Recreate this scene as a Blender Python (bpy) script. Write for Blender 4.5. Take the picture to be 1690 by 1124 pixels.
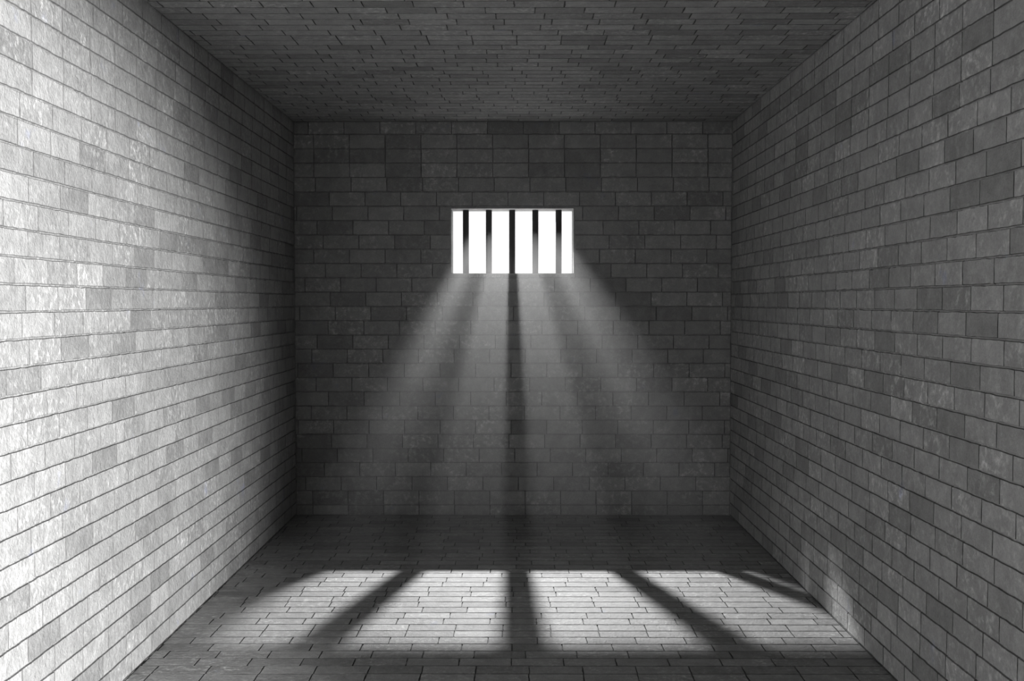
import bpy, math, random
from mathutils import Vector

for o in list(bpy.data.objects):
    bpy.data.objects.remove(o)
scene = bpy.context.scene
col = scene.collection

# ------------------------------------------------------------------ room sizes (metres; floor at z = 0, camera over x = 0, y = 0)
EYE = 1.6448
XL, XR = -1.7032, 1.6553          # inner faces of the side walls
YB, YF = 8.4, -1.3                # barred wall, wall behind the viewer
ZC = EYE + 1.3857                 # ceiling
THICK = 0.26                      # barred wall thickness
WX0, WX1 = -0.4968, 0.4421        # window opening
WZ0, WZ1 = EYE + 0.2249, EYE + 0.7214

# ------------------------------------------------------------------ camera
cam_d = bpy.data.cameras.new('camera')
cam = bpy.data.objects.new('camera', cam_d)
col.objects.link(cam)
cam_d.sensor_fit = 'HORIZONTAL'
cam_d.sensor_width = 36.0
cam_d.lens = 36.0 * 1800.0 / 1690.0
cam_d.clip_start = 0.05
cam.location = (0, 0, EYE)
cam.rotation_euler = (math.radians(90 - 1.98864), 0, math.radians(0.20678))
scene.camera = cam

# ------------------------------------------------------------------ sky outside the window
world = bpy.data.worlds.new('overcast_sky')
scene.world = world
world.use_nodes = True
bg = world.node_tree.nodes['Background']
bg.inputs['Color'].default_value = (1, 1, 1, 1)
bg.inputs['Strength'].default_value = 1.15

# ------------------------------------------------------------------ lamps
def spot(name, loc, target, watts, angle, blend, radius):
    d = bpy.data.lights.new(name, 'SPOT')
    d.energy = watts
    d.spot_size = math.radians(angle)
    d.spot_blend = blend
    d.shadow_soft_size = radius
    o = bpy.data.objects.new(name, d)
    o.location = loc
    o.rotation_euler = (Vector(target) - Vector(loc)).to_track_quat('-Z', 'Y').to_euler()
    col.objects.link(o)
    return o

# floodlight in the yard, just above and outside the barred window
spot('yard_floodlight', (-0.045, 9.266, EYE + 1.135), (0.15, 6.05, EYE - 1.62), 1760, 42.4, 0.28, 0.017)
# lamp behind the viewer on the right, thrown across the cell on the left wall
spot('corridor_lamp', (1.50, -1.10, EYE - 1.0), (-1.70, 1.92, EYE - 0.99), 6500, 55.1, 0.397, 0.10)

scene.view_settings.view_transform = 'Standard'
scene.view_settings.look = 'None'
scene.view_settings.exposure = 0.0
scene.view_settings.gamma = 1.0
scene.view_settings.use_curve_mapping = False

# ------------------------------------------------------------------ materials
def stone_material(name, base=0.305, bump=0.8):
    m = bpy.data.materials.new(name)
    m.use_nodes = True
    nt = m.node_tree
    N, Lk = nt.nodes, nt.links
    bs = N['Principled BSDF']
    tc = N.new('ShaderNodeTexCoord')

    def noise(scale, detail, rough, src=None, dist=0.0):
        n = N.new('ShaderNodeTexNoise')
        n.inputs['Scale'].default_value = scale
        n.inputs['Detail'].default_value = detail
        n.inputs['Roughness'].default_value = rough
        n.inputs['Distortion'].default_value = dist
        Lk.new((src or tc.outputs['Object']), n.inputs['Vector'])
        return n.outputs['Fac']

    def ramp(src, a, b, va=0.0, vb=1.0):
        r = N.new('ShaderNodeMapRange')
        r.interpolation_type = 'SMOOTHSTEP'
        r.inputs['From Min'].default_value = a
        r.inputs['From Max'].default_value = b
        r.inputs['To Min'].default_value = va
        r.inputs['To Max'].default_value = vb
        Lk.new(src, r.inputs['Value'])
        return r.outputs['Result']

    def mth(op, a, b):
        n = N.new('ShaderNodeMath')
        n.operation = op
        for i, v in enumerate((a, b)):
            if isinstance(v, (int, float)):
                n.inputs[i].default_value = v
            else:
                Lk.new(v, n.inputs[i])
        return n.outputs[0]

    tone = N.new('ShaderNodeAttribute'); tone.attribute_name = 'tone'
    joint = N.new('ShaderNodeAttribute'); joint.attribute_name = 'joint'
    mott = N.new('ShaderNodeAttribute'); mott.attribute_name = 'mottle'

    fine = ramp(noise(95, 5, 0.7), 0.3, 0.7, 0.90, 1.10)
    mid = ramp(noise(11, 4, 0.6, dist=0.3), 0.3, 0.7, 0.88, 1.14)
    # pale mineral bloom in spots, stronger on some blocks than on others
    spots = ramp(noise(34, 4, 0.6, dist=0.2), 0.46, 0.76)
    area = ramp(noise(2.6, 2, 0.5), 0.34, 0.64, 0.25, 1.0)
    bloom = mth('MULTIPLY', mth('MULTIPLY', spots, area), mth('ADD', mth('MULTIPLY', mott.outputs['Fac'], 0.75), 0.2))
    v = mth('MULTIPLY', mth('MULTIPLY', fine, mid), mth('ADD', mth('MULTIPLY', tone.outputs['Fac'], 0.44), 0.74))
    v = mth('MULTIPLY', v, mth('ADD', mth('MULTIPLY', bloom, 1.25), 0.95))
    v = mth('MULTIPLY', v, mth('SUBTRACT', 1.0, mth('MULTIPLY', joint.outputs['Fac'], 0.5)))
    v = mth('MULTIPLY', v, base)
    comb = N.new('ShaderNodeCombineColor')
    blue = ramp(noise(5.5, 3, 0.6), 0.66, 0.78)          # rare slate-blue stains
    Lk.new(mth('MULTIPLY', v, mth('SUBTRACT', 1.0, mth('MULTIPLY', blue, 0.17))), comb.inputs['Red'])
    Lk.new(mth('MULTIPLY', v, mth('SUBTRACT', 0.998, mth('MULTIPLY', blue, 0.14))), comb.inputs['Green'])
    Lk.new(mth('MULTIPLY', v, mth('ADD', 0.99, mth('MULTIPLY', blue, 0.03))), comb.inputs['Blue'])
    Lk.new(comb.outputs[0], bs.inputs['Base Color'])
    bs.inputs['Roughness'].default_value = 0.62
    bs.inputs['Specular IOR Level'].default_value = 0.35
    # hewn surface: leathery lumps plus grain
    h1 = noise(42, 5, 0.62, dist=0.5)
    h2 = noise(130, 3, 0.6)
    h = mth('ADD', mth('MULTIPLY', h1, 1.0), mth('MULTIPLY', h2, 0.35))
    h = mth('ADD', h, mth('MULTIPLY', bloom, 0.5))
    bp = N.new('ShaderNodeBump')
    bp.inputs['Strength'].default_value = bump
    bp.inputs['Distance'].default_value = 0.007
    Lk.new(h, bp.inputs['Height'])
    Lk.new(bp.outputs[0], bs.inputs['Normal'])
    return m

stone = stone_material('grey_stone_blocks')
floor_stone = stone_material('worn_floor_stone', base=0.245)

def iron_material():
    m = bpy.data.materials.new('black_iron')
    m.use_nodes = True
    nt = m.node_tree
    bs = nt.nodes['Principled BSDF']
    n = nt.nodes.new('ShaderNodeTexNoise'); n.inputs['Scale'].default_value = 60
    r = nt.nodes.new('ShaderNodeValToRGB')
    r.color_ramp.elements[0].color = (0.004, 0.004, 0.004, 1)
    r.color_ramp.elements[1].color = (0.014, 0.013, 0.013, 1)
    tc = nt.nodes.new('ShaderNodeTexCoord')
    nt.links.new(tc.outputs['Object'], n.inputs['Vector'])
    nt.links.new(n.outputs['Fac'], r.inputs['Fac'])
    nt.links.new(r.outputs['Color'], bs.inputs['Base Color'])
    bs.inputs['Roughness'].default_value = 0.75
    bs.inputs['Specular IOR Level'].default_value = 0.2
    return m
iron = iron_material()

# ------------------------------------------------------------------ block masonry
class Sheet:
    """A skin of individually cut blocks with recessed joints, collected as one mesh."""
    def __init__(self):
        self.v, self.f, self.tone, self.joint, self.mott = [], [], [], [], []

    def face(self, idx, tone, joint, mott):
        self.f.append(idx); self.tone.append(tone); self.joint.append(joint); self.mott.append(mott)

    def blocks(self, P, n, u0, u1, v_lo, v_hi, row_top, pitch, length, offsets, first, rng,
               gu=0.0029, gv=0.0046, depth=0.007, hole=None):
        """P(u, v) point on the wall face, n its normal into the room. row i spans row_top - i*pitch downwards;
        offsets[i - first] is the u of one upright joint in row i."""
        i = math.floor((row_top - v_hi) / pitch + 1e-6)
        while row_top - i * pitch > v_lo + 1e-4:
            t, b = row_top - i * pitch, row_top - (i + 1) * pitch
            k = i - first
            off = offsets[k] if 0 <= k < len(offsets) else rng.uniform(0, length)
            c0, c1 = max(b, v_lo), min(t, v_hi)
            if c1 - c0 > 0.002:
                j = math.floor((u0 - off) / length)
                while off + j * length < u1 - 1e-4:
                    a0, a1 = max(off + j * length, u0), min(off + (j + 1) * length, u1)
                    if a1 - a0 > 0.002:
                        self.block(P, n, a0, a1, c0, c1, gu, gv, depth, rng, hole)
                    j += 1
            i += 1

    def block(self, P, n, a0, a1, c0, c1, gu, gv, depth, rng, hole):
        r = rng.random()
        tone = 0.08 * rng.random() if r < 0.13 else rng.gauss(0.62, 0.16)
        tone = min(1.0, max(0.0, tone))
        mott = rng.random() ** 1.3
        if hole:
            h0, h1, k0, k1 = hole
            if a1 > h0 and a0 < h1 and c1 > k0 and c0 < k1:      # a block cut by the opening
                if a0 < h0: self.cell(P, n, a0, h0, c0, c1, gu, gv, depth, rng, tone, mott, (1, 0, 1, 1))
                if a1 > h1: self.cell(P, n, h1, a1, c0, c1, gu, gv, depth, rng, tone, mott, (0, 1, 1, 1))
                m0, m1 = max(a0, h0), min(a1, h1)
                e = (1 if a0 >= h0 else 0, 1 if a1 <= h1 else 0)
                if c1 > k1 + 0.001: self.cell(P, n, m0, m1, k1, c1, gu, gv, depth, rng, tone, mott, (*e, 0, 1))
                if c0 < k0 - 0.001: self.cell(P, n, m0, m1, c0, k0, gu, gv, depth, rng, tone, mott, (*e, 1, 0))
                return
        self.cell(P, n, a0, a1, c0, c1, gu, gv, depth, rng, tone, mott, (1, 1, 1, 1))

    def cell(self, P, n, a0, a1, c0, c1, gu, gv, depth, rng, tone, mott, edges):
        """edges: is there a joint at the a0, a1, c0, c1 side."""
        nu = max(1, min(7, int((a1 - a0) / 0.035))); nv = max(1, min(3, int((c1 - c0) / 0.03)))
        e0, e1, e2, e3 = edges
        def ring(du, dv, h, jit):
            pts = []
            A0, A1, C0, C1 = a0 + du * e0, a1 - du * e1, c0 + dv * e2, c1 - dv * e3
            if A1 <= A0: A0 = A1 = (A0 + A1) / 2
            if C1 <= C0: C0 = C1 = (C0 + C1) / 2
            q = []
            for s in range(nu): q.append((A0 + (A1 - A0) * s / nu, C0, 0, e2))
            for s in range(nv): q.append((A1, C0 + (C1 - C0) * s / nv, e1, 0))
            for s in range(nu): q.append((A1 - (A1 - A0) * s / nu, C1, 0, e3))
            for s in range(nv): q.append((A0, C1 - (C1 - C0) * s / nv, e0, 0))
            for k, (u, v, ju, jv) in enumerate(q):
                if jit:
                    u += jit[k] * ju; v += jit[k] * jv
                pts.append(P(u, v) + n * h)
            return pts
        cnt = 2 * (nu + nv)
        jit = [rng.gauss(0, 0.0009) for _ in range(cnt)]
        base = len(self.v)
        self.v += ring(0, 0, -depth, None)
        self.v += ring(gu * 0.72, gv * 0.58, -depth, jit)
        self.v += ring(gu * 1.0, gv * 1.05, 0, jit)
        for k in range(cnt):
            k2 = (k + 1) % cnt
            upright = nu <= k < nu + nv or k >= 2 * nu + nv
            self.face((base + k, base + k2, base + cnt + k2, base + cnt + k), 0.2 if upright else 0.55, 1.5 if upright else 0.25, mott)
            self.face((base + cnt + k, base + cnt + k2, base + 2 * cnt + k2, base + 2 * cnt + k), tone * 0.6, 1.45 if upright else 1.0, mott)
        self.face(tuple(base + 2 * cnt + k for k in range(cnt)), tone, 0.0, mott)

    def box(self, x0, x1, y0, y1, z0, z1, tone=0.6, joint=0.2):
        b = len(self.v)
        self.v += [Vector((x, y, z)) for x in (x0, x1) for y in (y0, y1) for z in (z0, z1)]
        for q in ((0, 1, 3, 2), (4, 6, 7, 5), (0, 4, 5, 1), (2, 3, 7, 6), (0, 2, 6, 4), (1, 5, 7, 3)):
            self.face(tuple(b + i for i in q), tone, joint, 0.3)

    def build(self, name, mat, label):
        me = bpy.data.meshes.new(name)
        me.from_pydata([tuple(p) for p in self.v], [], self.f)
        for an, vals in (('tone', self.tone), ('joint', self.joint), ('mottle', self.mott)):
            at = me.attributes.new(an, 'FLOAT', 'FACE')
            at.data.foreach_set('value', vals)
        me.materials.append(mat)
        me.update()
        o = bpy.data.objects.new(name, me)
        o['kind'] = 'structure'
        o['label'] = label
        o['category'] = name.split('_')[0]
        col.objects.link(o)
        return o

S = 0.007           # the solid core of a wall starts this far behind its block faces
G = 0.2             # thickness of side walls, floor and ceiling

# wall with the window -------------------------------------------------
BACK_OFF = [0.112, 0.152, 0.154, 0.153, 0.164, 0.27, 0.293, 0.176, 0.222, 0.149, 0.238, 0.079, 0.273, 0.037,
            0.257, 0.171, 0.128, 0.019, 0.162, 0.256, 0.122, 0.019, 0.277, 0.047, 0.22, 0.075, 0.128, 0.13]
rng = random.Random(11)
w = Sheet()
RW = 0.012          # thickness of the window lining
HOLE = (WX0 - RW, WX1 + RW, WZ0 - RW, WZ1 + RW)
w.blocks(lambda u, v: Vector((u, YB, v)), Vector((0, -1, 0)), XL, XR, 0, ZC,
         EYE + 1.2881 + 0.10971, 0.10971, 0.2745, [XL + a for a in BACK_OFF], 0, rng, hole=HOLE)
y0, y1 = YB + S + 0.0005, YB + THICK
w.box(XL - G, HOLE[0], y0, y1, -G, ZC + G)
w.box(HOLE[1], XR + G, y0, y1, -G, ZC + G)
w.box(HOLE[0], HOLE[1], y0, y1, -G, HOLE[2])
w.box(HOLE[0], HOLE[1], y0, y1, HOLE[3], ZC + G)
w.build('wall_back', stone, 'grey stone block wall with the small barred window')

# stone lining of the opening ------------------------------------------
w = Sheet()
yf = YB + 0.0005
w.box(HOLE[0], WX0, yf, y1, HOLE[2], HOLE[3], 0.6, 0.0)
w.box(WX1, HOLE[1], yf, y1, HOLE[2], HOLE[3], 0.6, 0.0)
w.box(WX0, WX1, yf, y1, HOLE[2], WZ0, 0.6, 0.0)
w.box(WX0, WX1, yf, y1, WZ1, HOLE[3], 0.6, 0.0)
w.build('window_1', stone, 'stone lining of the small unglazed cell window')

# side walls -------------------------------------------------------------
LEFT_OFF = [5.019, 4.498, 4.163, 3.862, 3.862, 3.868, 3.862, 3.763, 3.743, 3.863, 3.82, 3.894, 3.809, 3.967, 4.052,
            4.02, 4.074, 3.898, 3.946, 4.05, 3.921, 4.096, 3.964, 4.064, 4.091, 4.045, 3.883, 4.028, 3.98, 4.24, 4.445, 4.776]
RIGHT_OFF = [5.031, 4.767, 4.309, 4.086, 4.088, 4.094, 4.106, 3.944, 3.975, 4.13, 4.181, 4.111, 4.204, 4.054, 3.978,
             4.018, 3.968, 3.888, 4.114, 4.015, 3.888, 3.985, 4.127, 4.034, 4.016, 4.067, 3.971, 4.099, 4.154, 4.429, 4.506, 4.336]
TOP = EYE + 1.0088 + 4 * 0.0946
rng = random.Random(5)
w = Sheet()
w.blocks(lambda u, v: Vector((XL, u, v)), Vector((1, 0, 0)), YF, YB, 0, ZC, TOP, 0.0946, 0.2658, LEFT_OFF, 0, rng)
w.box(XL - G, XL - S - 0.0005, YF - G, YB + 0.004, -G, ZC + G)
w.build('wall_left', stone, 'brightly lit grey stone block wall on the left')
rng = random.Random(6)
w = Sheet()
w.blocks(lambda u, v: Vector((XR, u, v)), Vector((-1, 0, 0)), YF, YB, 0, ZC, TOP, 0.0946, 0.2666, RIGHT_OFF, 0, rng)
w.box(XR + S + 0.0005, XR + G, YF - G, YB + 0.004, -G, ZC + G)
w.build('wall_right', stone, 'dim grey stone block wall on the right')

# wall behind the viewer -------------------------------------------------
rng = random.Random(8)
w = Sheet()
w.blocks(lambda u, v: Vector((u, YF, v)), Vector((0, 1, 0)), XL, XR, 0, ZC, ZC, 0.10971, 0.2745, [], 0, rng)
w.box(XL - S, XR + S, YF - G, YF - S - 0.0005, -G, ZC + G)
w.build('wall_front', stone, 'grey stone block wall behind the viewer')

# floor and ceiling: rows run across the cell ----------------------------
FLOOR_OFF = [0.05, -0.022, -0.014, -0.059, -0.053, -0.021, 0.133, 0.106, 0.175, 0.173, 0.104, 0.221, 0.285, 0.219, 0.3, 0.058]
rng = random.Random(21)
w = Sheet()
w.blocks(lambda u, v: Vector((u, v, 0)), Vector((0, 0, 1)), XL, XR, YF, YB, 6.3678, 0.10581, 0.2397, FLOOR_OFF, 0, rng)
w.box(XL - S, XR + S, YF - S, YB + S, -G, -S - 0.0005)
w.build('floor', floor_stone, 'stone block floor crossed by the shadows of the bars')
CEIL_OFF = [-0.009, 0.09, 0.138, 0.177, 0.123, 0.216, 0.004, 0.005, 0.159, 0.073, -0.105, -0.17]
rng = random.Random(22)
w = Sheet()
w.blocks(lambda u, v: Vector((u, -v, ZC)), Vector((0, 0, -1)), XL, XR, -YB, -YF, -5.0665, 0.1072, 0.2350, CEIL_OFF, 0, rng)
w.box(XL - S, XR + S, YF - S, YB + S, ZC + S + 0.0005, ZC + G)
w.build('ceiling', stone, 'grey stone block ceiling with thin courses running across')

# ------------------------------------------------------------------ iron bars
def bar_mesh():
    r, h, seg = 0.0238, WZ1 - WZ0, 40
    rings = [(0.0, 0.0), (r, 0.0), (r, 0.001)] + \
            [(r + 0.00025 * math.sin(3.1 * k), 0.001 + (h - 0.002) * k / 12) for k in range(1, 12)] + \
            [(r, h - 0.001), (r, h), (0.0, h)]
    vs, fs = [], []
    for q, (rr, z) in enumerate(rings):
        if rr == 0.0:
            vs.append((0, 0, z))
        else:
            vs += [(rr * math.cos(2 * math.pi * s / seg), rr * math.sin(2 * math.pi * s / seg), z) for s in range(seg)]
    n = len(rings) - 2
    for s in range(seg):
        s2 = (s + 1) % seg
        fs.append((0, 1 + s2, 1 + s))
        for q in range(n - 1):
            a = 1 + q * seg
            fs.append((a + s, a + s2, a + seg + s2, a + seg + s))
        a = 1 + (n - 1) * seg
        fs.append((a + s, a + s2, len(vs) - 1))
    me = bpy.data.meshes.new('window_bar')
    me.from_pydata(vs, [], fs)
    for p in me.polygons:
        p.use_smooth = len(p.vertices) == 4
    me.materials.append(iron)
    return me

bm_ = bar_mesh()
WHICH = ['leftmost black iron bar of the five in the cell window',
         'black iron bar second from the left in the cell window',
         'middle black iron bar of the cell window, above the central dark shadow',
         'black iron bar second from the right in the cell window',
         'rightmost black iron bar of the five in the cell window']
for x, lab in zip((-0.3906, -0.2109, -0.0298, 0.1512, 0.3327), WHICH):
    o = bpy.data.objects.new('window_bar', bm_)
    o.location = (x, YB + 0.13, WZ0)
    o['label'] = lab
    o['category'] = 'bar'
    o['group'] = 'iron bars of the cell window'
    col.objects.link(o)

# ------------------------------------------------------------------ dusty air in the far part of the cell, shaped for the light shafts
me = bpy.data.meshes.new('haze')
e = -0.003                        # just clear of the stone on every side
vs = [(x, y, z) for x in (XL - e, XR + e) for y in (5.6, YB + e) for z in (-e, ZC + e)]  # starts mid-cell so the lamp behind the viewer lights little of it
me.from_pydata(vs, [], [(0, 1, 3, 2), (4, 6, 7, 5), (0, 4, 5, 1), (2, 3, 7, 6), (0, 2, 6, 4), (1, 5, 7, 3)])
hm = bpy.data.materials.new('dusty_air')
hm.use_nodes = True
nt = hm.node_tree
nt.nodes.remove(nt.nodes['Principled BSDF'])
vol = nt.nodes.new('ShaderNodeVolumeScatter')
tcn = nt.nodes.new('ShaderNodeTexCoord')
sep = nt.nodes.new('ShaderNodeSeparateXYZ')
mr = nt.nodes.new('ShaderNodeMapRange')
mr.interpolation_type = 'SMOOTHSTEP'
for k_, v_ in (('From Min', 5.6), ('From Max', 8.3), ('To Min', 0.0), ('To Max', 0.084)):  # density thins away from the window to make the light shafts fade
    mr.inputs[k_].default_value = v_
nt.links.new(tcn.outputs['Object'], sep.inputs[0])
nt.links.new(sep.outputs['Y'], mr.inputs['Value'])
nt.links.new(mr.outputs['Result'], vol.inputs['Density'])
vol.inputs['Anisotropy'].default_value = 0.4
nt.links.new(vol.outputs[0], nt.nodes['Material Output'].inputs['Volume'])
me.materials.append(hm)
o = bpy.data.objects.new('haze', me)
o['kind'] = 'stuff'
o['label'] = 'thin dusty air lit in shafts below the window'
o['category'] = 'haze'
col.objects.link(o)
